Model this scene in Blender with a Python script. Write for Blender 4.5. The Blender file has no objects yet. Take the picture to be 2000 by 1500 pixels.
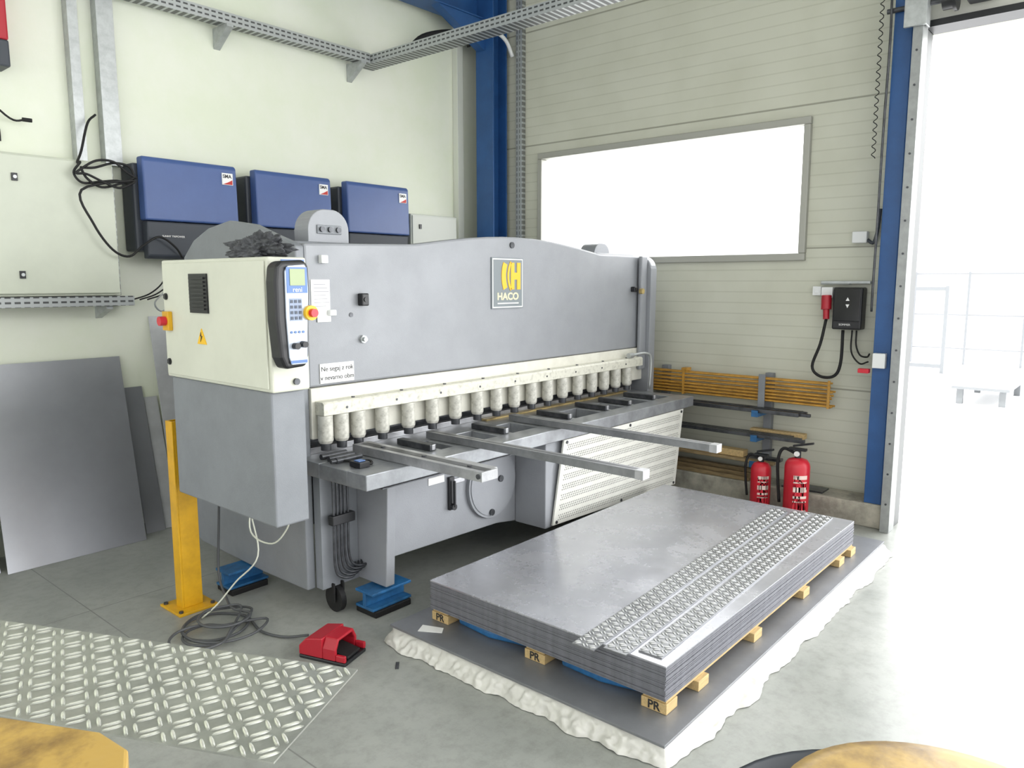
import bpy, bmesh, math, random
from mathutils import Vector, Matrix, noise
random.seed(4)
S=bpy.context.scene
S.view_settings.view_transform='Standard'
S.view_settings.look='None'
C=S.collection
def lin(c):
    c=c/255
    return c/12.92 if c<=.04045 else ((c+.055)/1.055)**2.4
def L(rgb): return (lin(rgb[0]),lin(rgb[1]),lin(rgb[2]),1)
def mat(name,rgb,rough=.5,metal=0,var=0,scale=6,bump=0,bscale=80,dark=None,stretch=None,p0=.35,p1=.62):
    m=bpy.data.materials.new(name); m.use_nodes=True
    nt=m.node_tree; b=nt.nodes['Principled BSDF']
    b.inputs['Base Color'].default_value=L(rgb)
    b.inputs['Roughness'].default_value=rough
    b.inputs['Metallic'].default_value=metal
    tc=nt.nodes.new('ShaderNodeTexCoord')
    src=tc.outputs['Object']
    if stretch:
        mp=nt.nodes.new('ShaderNodeMapping'); mp.inputs['Scale'].default_value=stretch
        nt.links.new(src,mp.inputs[0]); src=mp.outputs[0]
    if var or dark:
        n=nt.nodes.new('ShaderNodeTexNoise'); n.inputs['Scale'].default_value=scale; n.inputs['Detail'].default_value=6
        n.inputs['Roughness'].default_value=.65
        nt.links.new(src,n.inputs['Vector'])
        r=nt.nodes.new('ShaderNodeValToRGB')
        r.color_ramp.elements[0].position=p0; r.color_ramp.elements[1].position=p1
        d=dark or tuple(max(0,c*(1-var)) for c in rgb)
        r.color_ramp.elements[0].color=L(d); r.color_ramp.elements[1].color=L(rgb)
        nt.links.new(n.outputs['Fac'],r.inputs[0]); nt.links.new(r.outputs[0],b.inputs['Base Color'])
    if bump:
        n2=nt.nodes.new('ShaderNodeTexNoise'); n2.inputs['Scale'].default_value=bscale
        nt.links.new(src,n2.inputs['Vector'])
        bp=nt.nodes.new('ShaderNodeBump'); bp.inputs['Strength'].default_value=bump; bp.inputs['Distance'].default_value=.01
        nt.links.new(n2.outputs['Fac'],bp.inputs['Height']); nt.links.new(bp.outputs[0],b.inputs['Normal'])
    return m
def roughvar(m,lo,hi,scale):
    nt=m.node_tree; b=nt.nodes['Principled BSDF']; tc=nt.nodes.new('ShaderNodeTexCoord')
    n=nt.nodes.new('ShaderNodeTexNoise'); n.inputs['Scale'].default_value=scale; n.inputs['Detail'].default_value=7; n.inputs['Roughness'].default_value=.7
    nt.links.new(tc.outputs['Object'],n.inputs['Vector'])
    mr=nt.nodes.new('ShaderNodeMapRange'); mr.inputs['From Min'].default_value=.35; mr.inputs['From Max'].default_value=.65; mr.inputs['To Min'].default_value=lo; mr.inputs['To Max'].default_value=hi
    nt.links.new(n.outputs['Fac'],mr.inputs['Value']); nt.links.new(mr.outputs[0],b.inputs['Roughness']); return m
class G:
    def __init__(s): s.v=[];s.f=[];s.m=[];s.s=[]
    def face(s,pts,m=0,sm=False):
        k=len(s.v); s.v+= [tuple(p) for p in pts]; s.f.append(list(range(k,k+len(pts)))); s.m.append(m); s.s.append(sm)
    def box(s,x0,x1,y0,y1,z0,z1,m=0,M=None):
        k=len(s.v)
        P=[(x,y,z) for x in (x0,x1) for y in (y0,y1) for z in (z0,z1)]
        if M: P=[tuple(M@Vector(p)) for p in P]
        s.v+=P
        for q in ((0,1,3,2),(4,6,7,5),(0,4,5,1),(2,3,7,6),(0,2,6,4),(1,5,7,3)):
            s.f.append([k+i for i in q]); s.m.append(m); s.s.append(False)
        return s
    def prism(s,pts,ax,a,b,m=0,M=None,sm=False):
        def P(p,t):
            if ax=='x': q=(t,p[0],p[1])
            elif ax=='y': q=(p[0],t,p[1])
            else: q=(p[0],p[1],t)
            return tuple(M@Vector(q)) if M else q
        k=len(s.v); n=len(pts)
        s.v+=[P(p,a) for p in pts]+[P(p,b) for p in pts]
        s.f.append([k+i for i in range(n)][::-1]); s.m.append(m); s.s.append(False)
        s.f.append([k+n+i for i in range(n)]); s.m.append(m); s.s.append(False)
        for i in range(n):
            j=(i+1)%n
            s.f.append([k+i,k+j,k+n+j,k+n+i]); s.m.append(m); s.s.append(sm)
        return s
    def cyl(s,p0,p1,r0,r1=None,n=20,m=0,mc=None):
        r1=r0 if r1 is None else r1; mc=m if mc is None else mc
        p0=Vector(p0);p1=Vector(p1); d=(p1-p0).normalized()
        u=d.orthogonal().normalized(); w=d.cross(u)
        def ring(p,r): return [tuple(p+(u*math.cos(2*math.pi*i/n)+w*math.sin(2*math.pi*i/n))*r) for i in range(n)]
        k=len(s.v); s.v+=ring(p0,r0)+ring(p1,r1)
        for i in range(n):
            j=(i+1)%n; s.f.append([k+i,k+j,k+n+j,k+n+i]); s.m.append(m); s.s.append(True)
        s.face(ring(p0,r0)[::-1],mc); s.face(ring(p1,r1),mc)
        return s
    def lathe(s,c,prof,n=24,m=0):
        k=len(s.v)
        for r,z in prof:
            s.v+=[(c[0]+r*math.cos(2*math.pi*i/n),c[1]+r*math.sin(2*math.pi*i/n),c[2]+z) for i in range(n)]
        for a in range(len(prof)-1):
            for i in range(n):
                j=(i+1)%n; s.f.append([k+a*n+i,k+a*n+j,k+(a+1)*n+j,k+(a+1)*n+i]); s.m.append(m); s.s.append(True)
        return s
    def tube(s,path,r,n=8,m=0,sub=6):
        P=[Vector(p) for p in path]
        if sub>1 and len(P)>2:
            Q=[]
            E=[P[0]*2-P[1]]+P+[P[-1]*2-P[-2]]
            for i in range(1,len(E)-2):
                for t in range(sub):
                    t=t/sub; a,b,c,d=E[i-1],E[i],E[i+1],E[i+2]
                    Q.append(.5*((2*b)+(c-a)*t+(2*a-5*b+4*c-d)*t*t+(3*b-a-3*c+d)*t**3))
            Q.append(P[-1]); P=Q
        k=len(s.v); up=None
        for i,p in enumerate(P):
            d=(P[min(i+1,len(P)-1)]-P[max(i-1,0)]).normalized()
            if up is None: up=d.orthogonal().normalized()
            up=(up-d*up.dot(d)).normalized() if (up-d*up.dot(d)).length>1e-4 else d.orthogonal().normalized()
            w=d.cross(up)
            s.v+=[tuple(p+(up*math.cos(2*math.pi*j/n)+w*math.sin(2*math.pi*j/n))*r) for j in range(n)]
        for i in range(len(P)-1):
            for j in range(n):
                q=(j+1)%n; s.f.append([k+i*n+j,k+i*n+q,k+(i+1)*n+q,k+(i+1)*n+j]); s.m.append(m); s.s.append(True)
        s.f.append([k+j for j in range(n)][::-1]); s.m.append(m); s.s.append(False)
        e=k+(len(P)-1)*n; s.f.append([e+j for j in range(n)]); s.m.append(m); s.s.append(False)
        return s
    def obj(s,name,mats,parent=None,bevel=0,recalc=True,origin=None,seg=2):
        if not isinstance(mats,(list,tuple)): mats=[mats]
        xs=[[v[i] for v in s.v] for i in range(3)]
        c=Vector([(min(a)+max(a))/2 for a in xs]); c.z=min(xs[2]) if parent is None else c.z
        if origin: c=Vector(origin)
        me=bpy.data.meshes.new(name)
        me.from_pydata([tuple(Vector(v)-c) for v in s.v],[],s.f)
        for mm in mats: me.materials.append(mm)
        for p,mi,sm in zip(me.polygons,s.m,s.s): p.material_index=mi; p.use_smooth=sm
        if recalc:
            bm=bmesh.new(); bm.from_mesh(me); bmesh.ops.recalc_face_normals(bm,faces=bm.faces); bm.to_mesh(me); bm.free()
        me.update()
        o=bpy.data.objects.new(name,me); o.location=c; C.objects.link(o)
        if bevel:
            b=o.modifiers.new('bevel','BEVEL'); b.width=bevel; b.segments=seg; b.limit_method='ANGLE'; b.angle_limit=.6
        if parent is not None: par(o,parent)
        return o
WL={}
def wloc(o):
    if o.name in WL: return WL[o.name]
    return Vector(o.location)
def par(o,p):
    w=Vector(o.location); WL[o.name]=w
    o.parent=p; o.matrix_parent_inverse=Matrix.Identity(4); o.location=w-wloc(p)
def empty(name,loc,parent=None):
    e=bpy.data.objects.new(name,None); e.location=loc; e.empty_display_size=.1; C.objects.link(e)
    if parent is not None: par(e,parent)
    return e
def top(o,label,cat,group=None):
    o['label']=label; o['category']=cat
    if group: o['group']=group
    return o
def st(o): o['kind']='structure'; return o
def text(body,size,loc,face,m,parent,name='lettering',align='CENTER',ext=.0006,sx=1,bold=0):
    cu=bpy.data.curves.new('t','FONT'); cu.body=body; cu.size=size; cu.align_x=align; cu.align_y='CENTER'; cu.extrude=ext; cu.offset=bold
    t=bpy.data.objects.new('t',cu); C.objects.link(t); bpy.context.view_layer.update()
    me=bpy.data.meshes.new_from_object(t.evaluated_get(bpy.context.evaluated_depsgraph_get()))
    bpy.data.objects.remove(t)
    M=Matrix.Rotation(math.pi/2,4,'X')
    if face=='-x': M=Matrix.Rotation(-math.pi/2,4,'Z')@M
    me.transform(M@Matrix.Diagonal((sx,1,1,1)))
    me.materials.clear(); me.materials.append(m)
    o=bpy.data.objects.new(name,me); o.location=loc; C.objects.link(o); par(o,parent); return o
def copytree(src,d,kids):
    n=src.copy(); C.objects.link(n); n.location=Vector(src.location)+Vector(d)
    for k in kids:
        c=k.copy(); C.objects.link(c); c.parent=n
    return n

# ---------------- materials
machg=roughvar(mat('machine_grey_paint',(148,151,156),.42,.05,.04,4,.12,260),.36,.48,6)
machd=roughvar(mat('dark_grey_paint',(132,136,141),.45,.05,.06,5,.1,260),.4,.52,6)
cream=mat('cream_paint',(222,221,210),.5,0,.0,9,dark=(210,208,197))
creamdirty=mat('worn_cream_paint',(214,213,200),.55,.05,0,30,dark=(180,178,166),p0=.3,p1=.5)
hdm=mat('hold_down_cylinder_paint',(204,203,194),.45,.12,0,24,dark=(154,153,144),p0=.3,p1=.52)
cabc=mat('cabinet_cream',(209,211,196),.42,0,.03,3)
black=mat('black_plastic',(28,29,32),.4)
rubber=mat('black_rubber',(20,20,21),.65)
darkm=mat('dark_steel',(88,90,94),.35,.55,.3,14)
steel=mat('bright_steel',(182,183,186),.3,.55,.15,10)
galv=mat('galvanised_steel',(188,192,192),.4,.5,.1,18)
sheetm=roughvar(mat('sheet_steel',(192,193,199),.24,.5,0,3.5,dark=(180,181,188),bump=.02,bscale=6),.20,.32,4)
sheetd=mat('dull_sheet_steel',(160,162,167),.30,.55,.05,1.5)
sheetbase=mat('base_sheet_steel',(142,144,148),.38,.45,.1,3)
sheete=mat('sheet_edge_steel',(128,129,136),.45,.35,.1,30)
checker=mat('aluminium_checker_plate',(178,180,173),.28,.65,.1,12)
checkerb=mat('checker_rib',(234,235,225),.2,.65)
white=mat('white_plastic',(228,230,230),.4)
yellow=mat('yellow_paint',(222,170,26),.4,0,.1,8)
gold=mat('worn_yellow_paint',(188,154,80),.42,.05,0,7,dark=(122,94,52),bump=.2,bscale=20,p0=.36,p1=.58)
orange=mat('orange_yellow_paint',(204,152,62),.45,0,.2,10)
blue=mat('blue_steel_paint',(42,88,146),.42,.05,.1,4)
blueb=mat('bright_blue_paint',(46,112,168),.45,0,.25,12)
invb=mat('inverter_blue',(68,93,148),.38,0,.04,5,.05,300)
invd=mat('inverter_dark_grey',(60,65,73),.5,0,.05,5)
red=mat('red_paint',(200,36,52),.32)
redp=mat('red_plastic',(172,28,44),.42)
wood=mat('pine_wood',(206,178,126),.65,0,.15,10,stretch=(1,8,8))
woodd=mat('weathered_wood',(160,138,100),.7,0,.25,9,stretch=(8,1,8))
film=mat('plastic_film',(218,217,210),.28,0,.06,10,.15,30)
conc=mat('curb_concrete',(184,180,166),.85,0,.25,7,.3,40)
print_y=mat('sign_yellow',(240,190,30),.4); print_w=mat('print_white',(240,240,238),.4)
print_k=mat('print_black',(40,40,42),.5); print_r=mat('print_red',(190,40,30),.5); print_b=mat('print_blue',(88,122,178),.4)
lcd=mat('display_green',(150,165,120),.25); grime=mat('rag_cloth',(92,94,98),.9,0,.4,30)
brass=mat('brass_strip',(198,176,120),.35,.4,.2,10)
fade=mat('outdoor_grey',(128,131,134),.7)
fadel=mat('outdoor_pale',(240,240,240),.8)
wallm=mat('painted_plaster',(233,236,222),.8,0,0,1.6,.06,30,dark=(227,233,212))
def mathnodes(nt):
    def M(op,a,v=0.):
        n=nt.nodes.new('ShaderNodeMath'); n.operation=op
        nt.links.new(a,n.inputs[0])
        if isinstance(v,(int,float)): n.inputs[1].default_value=v
        else: nt.links.new(v,n.inputs[1])
        return n.outputs[0]
    return M
def ribbed():
    m=bpy.data.materials.new('ribbed_wall_panel'); m.use_nodes=True; nt=m.node_tree; b=nt.nodes['Principled BSDF']; b.inputs['Roughness'].default_value=.5
    g=nt.nodes.new('ShaderNodeNewGeometry'); sp=nt.nodes.new('ShaderNodeSeparateXYZ'); nt.links.new(g.outputs['Position'],sp.inputs[0])
    M=mathnodes(nt)
    z=sp.outputs['Z']
    a=M('LESS_THAN',M('MODULO',z,.085),.010)
    j=M('LESS_THAN',M('MODULO',M('ADD',z,.12),1.03),.012)
    mx=nt.nodes.new('ShaderNodeMix'); mx.data_type='RGBA'; mx.inputs[6].default_value=L((202,203,188)); mx.inputs[7].default_value=L((191,192,176))
    nt.links.new(a,mx.inputs[0])
    m2=nt.nodes.new('ShaderNodeMix'); m2.data_type='RGBA'; nt.links.new(mx.outputs[2],m2.inputs[6]); m2.inputs[7].default_value=L((154,154,140)); nt.links.new(j,m2.inputs[0])
    n=nt.nodes.new('ShaderNodeTexNoise'); n.inputs['Scale'].default_value=2.5; n.inputs['Detail'].default_value=5; nt.links.new(g.outputs['Position'],n.inputs['Vector'])
    r=nt.nodes.new('ShaderNodeValToRGB'); r.color_ramp.elements[0].position=.3; r.color_ramp.elements[0].color=(.91,.91,.89,1); r.color_ramp.elements[1].position=.6; r.color_ramp.elements[1].color=(1,1,1,1); nt.links.new(n.outputs['Fac'],r.inputs[0])
    m3=nt.nodes.new('ShaderNodeMix'); m3.data_type='RGBA'; m3.blend_type='MULTIPLY'; m3.inputs[0].default_value=1; nt.links.new(m2.outputs[2],m3.inputs[6]); nt.links.new(r.outputs[0],m3.inputs[7])
    nt.links.new(m3.outputs[2],b.inputs['Base Color'])
    bp=nt.nodes.new('ShaderNodeBump'); bp.invert=True; bp.inputs['Strength'].default_value=.25; bp.inputs['Distance'].default_value=.008
    nt.links.new(a,bp.inputs['Height']); nt.links.new(bp.outputs[0],b.inputs['Normal'])
    return m
ribm=ribbed()
def floormat():
    m=mat('concrete_floor',(164,166,161),.34,0,0,1.1,.04,25,dark=(145,148,143))
    nt=m.node_tree; b=nt.nodes['Principled BSDF']
    src=b.inputs['Base Color'].links[0].from_socket
    g=nt.nodes.new('ShaderNodeNewGeometry')
    n=nt.nodes.new('ShaderNodeTexNoise'); n.inputs['Scale'].default_value=14; n.inputs['Detail'].default_value=8; n.inputs['Roughness'].default_value=.75
    nt.links.new(g.outputs['Position'],n.inputs['Vector'])
    r=nt.nodes.new('ShaderNodeValToRGB'); r.color_ramp.elements[0].position=.3; r.color_ramp.elements[0].color=(.72,.72,.7,1); r.color_ramp.elements[1].position=.55; r.color_ramp.elements[1].color=(1,1,1,1)
    nt.links.new(n.outputs['Fac'],r.inputs[0])
    mx=nt.nodes.new('ShaderNodeMix'); mx.data_type='RGBA'; mx.blend_type='MULTIPLY'; mx.inputs[0].default_value=.8
    nt.links.new(src,mx.inputs[6]); nt.links.new(r.outputs[0],mx.inputs[7])
    sp=nt.nodes.new('ShaderNodeSeparateXYZ'); nt.links.new(g.outputs['Position'],sp.inputs[0]); M=mathnodes(nt)
    j1=M('LESS_THAN',M('ABSOLUTE',M('SUBTRACT',sp.outputs['X'],1.42)),.003); j2=M('LESS_THAN',M('ABSOLUTE',M('SUBTRACT',sp.outputs['Y'],4.1)),.003)
    j=M('MAXIMUM',j1,j2)
    m2=nt.nodes.new('ShaderNodeMix'); m2.data_type='RGBA'; nt.links.new(j,m2.inputs[0]); nt.links.new(mx.outputs[2],m2.inputs[6]); m2.inputs[7].default_value=L((120,122,118))
    nt.links.new(m2.outputs[2],b.inputs['Base Color'])
    return m
floorm=roughvar(floormat(),.28,.42,2.2)
def slotmat(axis,dk=(88,90,90)):
    m=bpy.data.materials.new('slotted_tray_'+axis); m.use_nodes=True; nt=m.node_tree; b=nt.nodes['Principled BSDF']
    b.inputs['Metallic'].default_value=.5; b.inputs['Roughness'].default_value=.4
    g=nt.nodes.new('ShaderNodeNewGeometry'); sp=nt.nodes.new('ShaderNodeSeparateXYZ'); nt.links.new(g.outputs['Position'],sp.inputs[0])
    M=mathnodes(nt)
    s=sp.outputs[axis]
    row=M('LESS_THAN',M('MODULO',sp.outputs['Z'] if axis!='Z' else sp.outputs['Y'],.032),.012)
    col=M('LESS_THAN',M('MODULO',s,.05),.032)
    f=M('MULTIPLY',row,col)
    mx=nt.nodes.new('ShaderNodeMix'); mx.data_type='RGBA'; mx.inputs[6].default_value=L((182,186,186)); mx.inputs[7].default_value=L(dk); nt.links.new(f,mx.inputs[0])
    nt.links.new(mx.outputs[2],b.inputs['Base Color']); return m
slX,slY,slZ=slotmat('X'),slotmat('Y'),slotmat('Z',(130,132,130))
def glassmat():
    m=bpy.data.materials.new('window_glass'); m.use_nodes=True; nt=m.node_tree; nt.nodes.clear()
    o=nt.nodes.new('ShaderNodeOutputMaterial'); t=nt.nodes.new('ShaderNodeBsdfTransparent'); gl=nt.nodes.new('ShaderNodeBsdfGlossy'); gl.inputs['Roughness'].default_value=.05
    mx=nt.nodes.new('ShaderNodeMixShader'); mx.inputs[0].default_value=.06
    nt.links.new(t.outputs[0],mx.inputs[1]); nt.links.new(gl.outputs[0],mx.inputs[2]); nt.links.new(mx.outputs[0],o.inputs[0]); return m
glass=glassmat()

# ---------------- shell
XW=5.75; YB=5.35; ZC=4.6
st(G().box(-4,XW,-5,YB,-.1,0).obj('floor',floorm))
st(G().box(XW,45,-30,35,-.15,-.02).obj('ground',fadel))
st(G().box(-4,XW+.2,YB,YB+.2,0,ZC).obj('wall_back',wallm))
wy0,wy1,wz0,wz1=2.04,4.56,1.865,2.88
g=G()
g.box(XW,XW+.12,wy1,YB,0,ZC); g.box(XW,XW+.12,1.375,wy0,0,ZC); g.box(XW,XW+.12,wy0,wy1,0,wz0); g.box(XW,XW+.12,wy0,wy1,wz1,ZC)
g.box(XW,XW+.12,-5,1.375,3.30,ZC)
st(g.obj('wall_right',ribm))
st(G().box(-4,XW+.2,-2.5,YB+.2,ZC,ZC+.15).obj('ceiling',mat('ceiling_panel',(214,215,208),.8,0,.04,3)))
g=G(); f=.045
g.box(5.71,5.80,wy0-.005,wy1+.005,wz0-.01,wz0+f); g.box(5.71,5.80,wy0-.005,wy1+.005,wz1-f,wz1+.01)
g.box(5.71,5.80,wy0-.005,wy0+f,wz0+f,wz1-f); g.box(5.71,5.80,wy1-f,wy1+.005,wz0+f,wz1-f)
win=st(g.obj('window_1',mat('window_frame',(166,166,158),.45,.2),bevel=.006))
G().box(5.765,5.771,wy0+f,wy1-f,wz0+f,wz1-f).obj('window_pane',glass,win)
st(G().box(5.48,XW,1.335,YB,0,.17).obj('baseboard_right',conc,bevel=.01))
g=G(); x0,x1,y0,y1=5.5,5.7,4.93,5.15
g.box(x0,x0+.014,y0,y1,.17,ZC); g.box(x1-.014,x1,y0,y1,.17,ZC); g.box(x0+.014,x1-.014,y0+.1,y0+.114,.17,ZC)
st(g.obj('trim_1',blue,bevel=.003))
g=G(); g.box(-1,5.5,5.02,5.26,4.12,4.135); g.box(-1,5.5,5.02,5.26,4.45,4.465); g.box(-1,5.5,5.13,5.145,4.135,4.45)
g.prism([(5.5,3.85),(5.5,4.12),(4.9,4.12)],'y',5.03,5.13)
st(g.obj('trim_2',blue,bevel=.003))
top(G().box(5.38,5.46,5.28,YB-.002,1.0,4.1).obj('wall_duct',mat('duct_pale',(216,219,208),.5),bevel=.004),'pale vertical plastic cable duct beside the blue column','cable duct')
top(G().box(5.70,XW-.002,4.74,4.82,.9,ZC-.01).obj('cable_duct',slZ,bevel=.003),'slotted galvanised cable duct running up the panel wall','cable duct')
top(G().tube([(5.44,5.20,3.98),(5.45,5.0,4.02),(5.47,4.90,4.0),(5.6,4.86,3.93),(5.68,4.845,3.8)],.018).obj('conduit_pipe',white),'white bent conduit pipe looping round the blue column','conduit')
g=G(); g.box(5.5,5.745,1.336,1.35,.17,ZC-.01); g.box(5.5,5.515,1.35,1.46,.17,ZC-.01); g.box(5.73,5.745,1.35,1.46,.17,ZC-.01)
st(g.obj('trim_3',blue,bevel=.003))
railm=mat('door_rail_galvanised',(158,161,160),.4,.35,.08,18)
g=G(); g.box(5.43,5.44,1.272,1.33,0,3.6); g.box(5.44,5.50,1.32,1.33,0,3.6); g.box(5.44,5.56,1.272,1.28,0,3.6)
for i in range(16):
    z=.2+i*.21; g.cyl((5.425,1.30,z),(5.431,1.30,z),.007,n=10,m=1)
st(g.obj('trim_4',[railm,darkm],bevel=.002))
st(G().box(5.56,5.75,1.285,1.33,0,3.3).obj('trim_5',mat('door_seal',(96,98,98),.6)))
g=G(); g.box(5.56,5.745,-5,1.28,3.30,3.34,1); g.box(5.60,5.745,-5,1.28,3.34,3.8,0); g.box(5.57,5.745,-5,1.28,3.8,3.83,1)
st(g.obj('door_1',[mat('door_panel',(215,215,206),.5,0,.03,4),black]))
r=empty('door_shaft_assembly',(5.45,1.3,3.4)); top(r,'black door shaft with galvanised bearing plate and cable drum','door hardware')
G().cyl((5.48,1.50,3.42),(5.48,-1.5,3.42),.016,n=12).obj('shaft',darkm,r)
g=G(); g.box(5.40,5.425,1.25,1.38,3.28,3.50); g.box(5.425,5.5,1.25,1.26,3.28,3.50); g.obj('bearing_plate',galv,r,bevel=.003)
G().cyl((5.48,1.12,3.42),(5.48,1.18,3.42),.06,n=24).cyl((5.48,1.10,3.42),(5.48,1.12,3.42),.075,n=24).obj('cable_drum',black,r)
G().box(5.40,5.55,.9,1.05,3.38,3.47).obj('opener_motor',black,r,bevel=.01)
top(G().tube([(5.45,1.47,3.5),(5.45,1.465,3.2),(5.46,1.475,2.6),(5.46,1.475,2.1),(5.45,1.475,1.7),(5.47,1.48,1.5)],.008).obj('door_chain',darkm),'dark hand chain hanging beside the blue door column','chain')
g=G(); P=[]
for i in range(160):
    a=i*.9; P.append((5.47+.012*math.cos(a),1.53+.012*math.sin(a),3.7-i*.0075))
g.tube(P,.003,n=5,sub=1); top(g.obj('coiled_cable',rubber),'thin coiled black cable beside the door column','cable')

# ---------------- outside
g=G()
for i in range(26):
    y=-4+i*1.0; g.box(18,18.04,y,y+.04,-.02,1.9)
for z in (.3,1.0,1.85): g.box(18.041,18.06,-4.01,21.05,z,z+.025)
top(g.obj('yard_fence',fade),'pale grey steel yard fence with slim posts','fence')
g=G()
for (y0,y1,z0,z1) in [(3.0,3.06,0,1.62),(4.4,4.46,0,1.62),(3.061,4.399,1.55,1.6),(3.061,4.399,.1,.15),(3.7,3.73,.151,1.549)]: g.box(16,16.05,y0,y1,z0-.02,z1)
top(g.obj('yard_gate',fade),'grey tubular steel gate in the bright yard','gate')
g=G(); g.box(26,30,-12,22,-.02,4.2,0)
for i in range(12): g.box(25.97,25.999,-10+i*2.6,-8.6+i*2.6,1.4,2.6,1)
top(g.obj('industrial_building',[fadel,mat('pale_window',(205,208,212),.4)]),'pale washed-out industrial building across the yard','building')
top(G().box(12.2,12.28,1.5,1.58,-.02,.2).box(12.2,12.28,2.02,2.1,-.02,.2).box(13.6,13.68,1.5,1.58,-.02,.2).box(13.6,13.68,2.02,2.1,-.02,.2).box(12.1,13.9,1.45,2.15,.201,.24).obj('yard_trolley',fade),'low grey flat trolley standing in the yard','trolley')

# ---------------- machine
R=empty('guillotine_shear',(3.7,3.5,.1)); top(R,'long grey and cream hydraulic guillotine shear with logo plate','guillotine shear')
def arc(c,r,a0,a1,n=10):
    return [(c[0]+r*math.cos(math.radians(a0+(a1-a0)*i/n)),c[1]+r*math.sin(math.radians(a0+(a1-a0)*i/n))) for i in range(n+1)]
fr=[(3.18,.135)]+[(3.18,.84),(3.18,1.87)]+[(3.22,1.89),(3.36,1.93),(3.55,1.99),(3.78,2.02),(4.0,1.99),(4.17,1.93),(4.29,1.84),(4.34,1.72),(4.38,1.3)]+arc((4.2,.32),.18,0,-70,6)+[(3.6,.131)]
G().prism(fr,'x',2.12,2.17).obj('side_frame',machd,R,bevel=.008)
fr2=[(3.10,.135),(3.10,1.80)]+arc((3.2,1.80),.10,180,90,6)+[(3.6,1.9),(3.9,1.98),(4.2,1.9),(4.36,1.7),(4.38,.3),(4.2,.131)]
G().prism(fr2,'x',5.33,5.42).obj('side_frame',machg,R,bevel=.012)
pl=[(2.17,1.175),(2.17,1.885),(2.85,1.905)]
for i in range(13):
    t=i/12; x=2.9+t*1.78; pl.append((x,1.908+.075*math.sin(math.pi*t)))
pl+=[(4.72,1.90),(5.33,1.90),(5.33,1.175)]
G().prism(pl,'y',3.18,3.25).obj('front_beam',machg,R,bevel=.012)
G().box(2.17,5.33,3.165,3.27,.915,1.173).obj('blade_beam',cream,R,bevel=.004)
G().box(2.17,5.33,3.30,4.25,.95,1.7).obj('rear_housing',machd,R,bevel=.02)
G().box(5.24,5.33,3.13,3.163,1.0,1.9).obj('beam_end_cover',machg,R,bevel=.01)
g=G(); g.prism([(3.09,1.04),(3.09,1.098),(3.10,1.108),(3.164,1.108),(3.164,1.04)],'x',2.19,5.22)
for i in range(9): g.cyl((2.4+i*.33,3.13,1.108),(2.4+i*.33,3.13,1.114),.01,n=8,m=1); g.cyl((2.33+i*.33,3.088,1.07),(2.33+i*.33,3.091,1.07),.007,n=8,m=1)
g.obj('hold_down_beam',[creamdirty,darkm],R,bevel=.004)
hx=[2.22,2.317,2.424,2.585,2.77,2.953,3.14,3.33,3.506,3.68,3.855,4.03,4.2,4.38,4.56,4.72,4.88,5.04]
hm=None
for x in hx:
    if hm is None:
        g=G(); g.cyl((x,3.124,.912),(x,3.124,1.039),.038,n=24); g.cyl((x,3.124,.898),(x,3.124,.912),.032,.038,n=24); g.cyl((x,3.124,.862),(x,3.124,.898),.026,n=16,m=1)
        hm=g.obj('hold_down',[hdm,darkm],R); h0=Vector(hm.location); x0=x
    else:
        c=hm.copy(); C.objects.link(c); c.location=h0+Vector((x-x0,0,0))
G().tube([(5.05,3.10,1.13),(5.2,3.05,1.14),(5.26,3.04,1.08),(5.26,3.05,.85)],.010).cyl((5.02,3.1,1.13),(5.08,3.1,1.13),.02,n=12).obj('hydraulic_pipe',galv,R)
G().box(2.17,5.33,3.275,3.30,.88,.95).obj('upper_blade',darkm,R)
ax=[2.41,2.65,2.87,3.23,3.58,3.85,4.28,4.57,4.91,5.2]
g=G(); g.box(2.10,5.26,2.66,2.80,.755,.83); g.box(2.10,5.26,3.02,3.21,.755,.83)
for x in ax: g.box(x-.06,x+.06,2.80,3.02,.756,.829)
g.box(2.10,2.35,2.80,3.02,.756,.829)
g.obj('work_table',mat('table_steel',(154,157,161),.3,.4,.15,9),R,bevel=.004)
G().box(2.18,5.25,3.212,3.26,.78,.862).obj('lower_blade',steel,R,bevel=.002)
G().box(3.45,5.1,3.155,3.2,.831,.842).obj('gauge_strip',brass,R)
G().box(2.3,5.2,2.79,2.938,.70,.705).obj('scrap_plate',darkm,R)
armm=mat('arm_steel',(140,142,145),.3,.45,.12,12)
def longarm(x,y0,y1,w):
    g=G(); g.box(x-w/2,x+w/2,y0,y1,.832,.870,0); g.box(x-w*.12,x+w*.12,y0+.01,y1-.02,.870,.8705,1)
    g.box(x-w/2-.001,x+w/2+.001,y0-.012,y0+.03,.830,.872,2)
    return g.obj('support_arm',[armm,darkm,steel],R,bevel=.003)
longarm(2.87,1.68,3.06,.055); longarm(3.58,1.67,3.06,.055)
g=G(); g.box(2.35,2.455,2.18,3.08,.832,.876); g.box(2.455,2.475,2.20,2.5,.848,.876); g.box(2.38,2.425,2.19,3.05,.876,.877,1); g.cyl((2.352,2.2,.855),(2.345,2.2,.855),.012,n=10,m=1)
for y in (2.3,2.6,2.9): g.cyl((2.4,y,.876),(2.4,y,.882),.012,n=10,m=1)
g.obj('squaring_arm',[steel,darkm],R,bevel=.003)
for x in (2.65,3.23,3.85,4.28,4.57,4.91):
    g=G(); g.box(x-.022,x+.022,2.80,3.06,.831,.864); g.box(x-.012,x+.012,2.795,2.82,.835,.864,1)
    g.obj('table_support',[darkm,steel],R,bevel=.003)
G().prism([(2.46,.27),(3.3,.25),(3.5,.22),(5.2,.22),(5.2,.753),(2.46,.753)],'y',2.94,3.03).obj('lower_apron',machg,R,bevel=.006)
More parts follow.
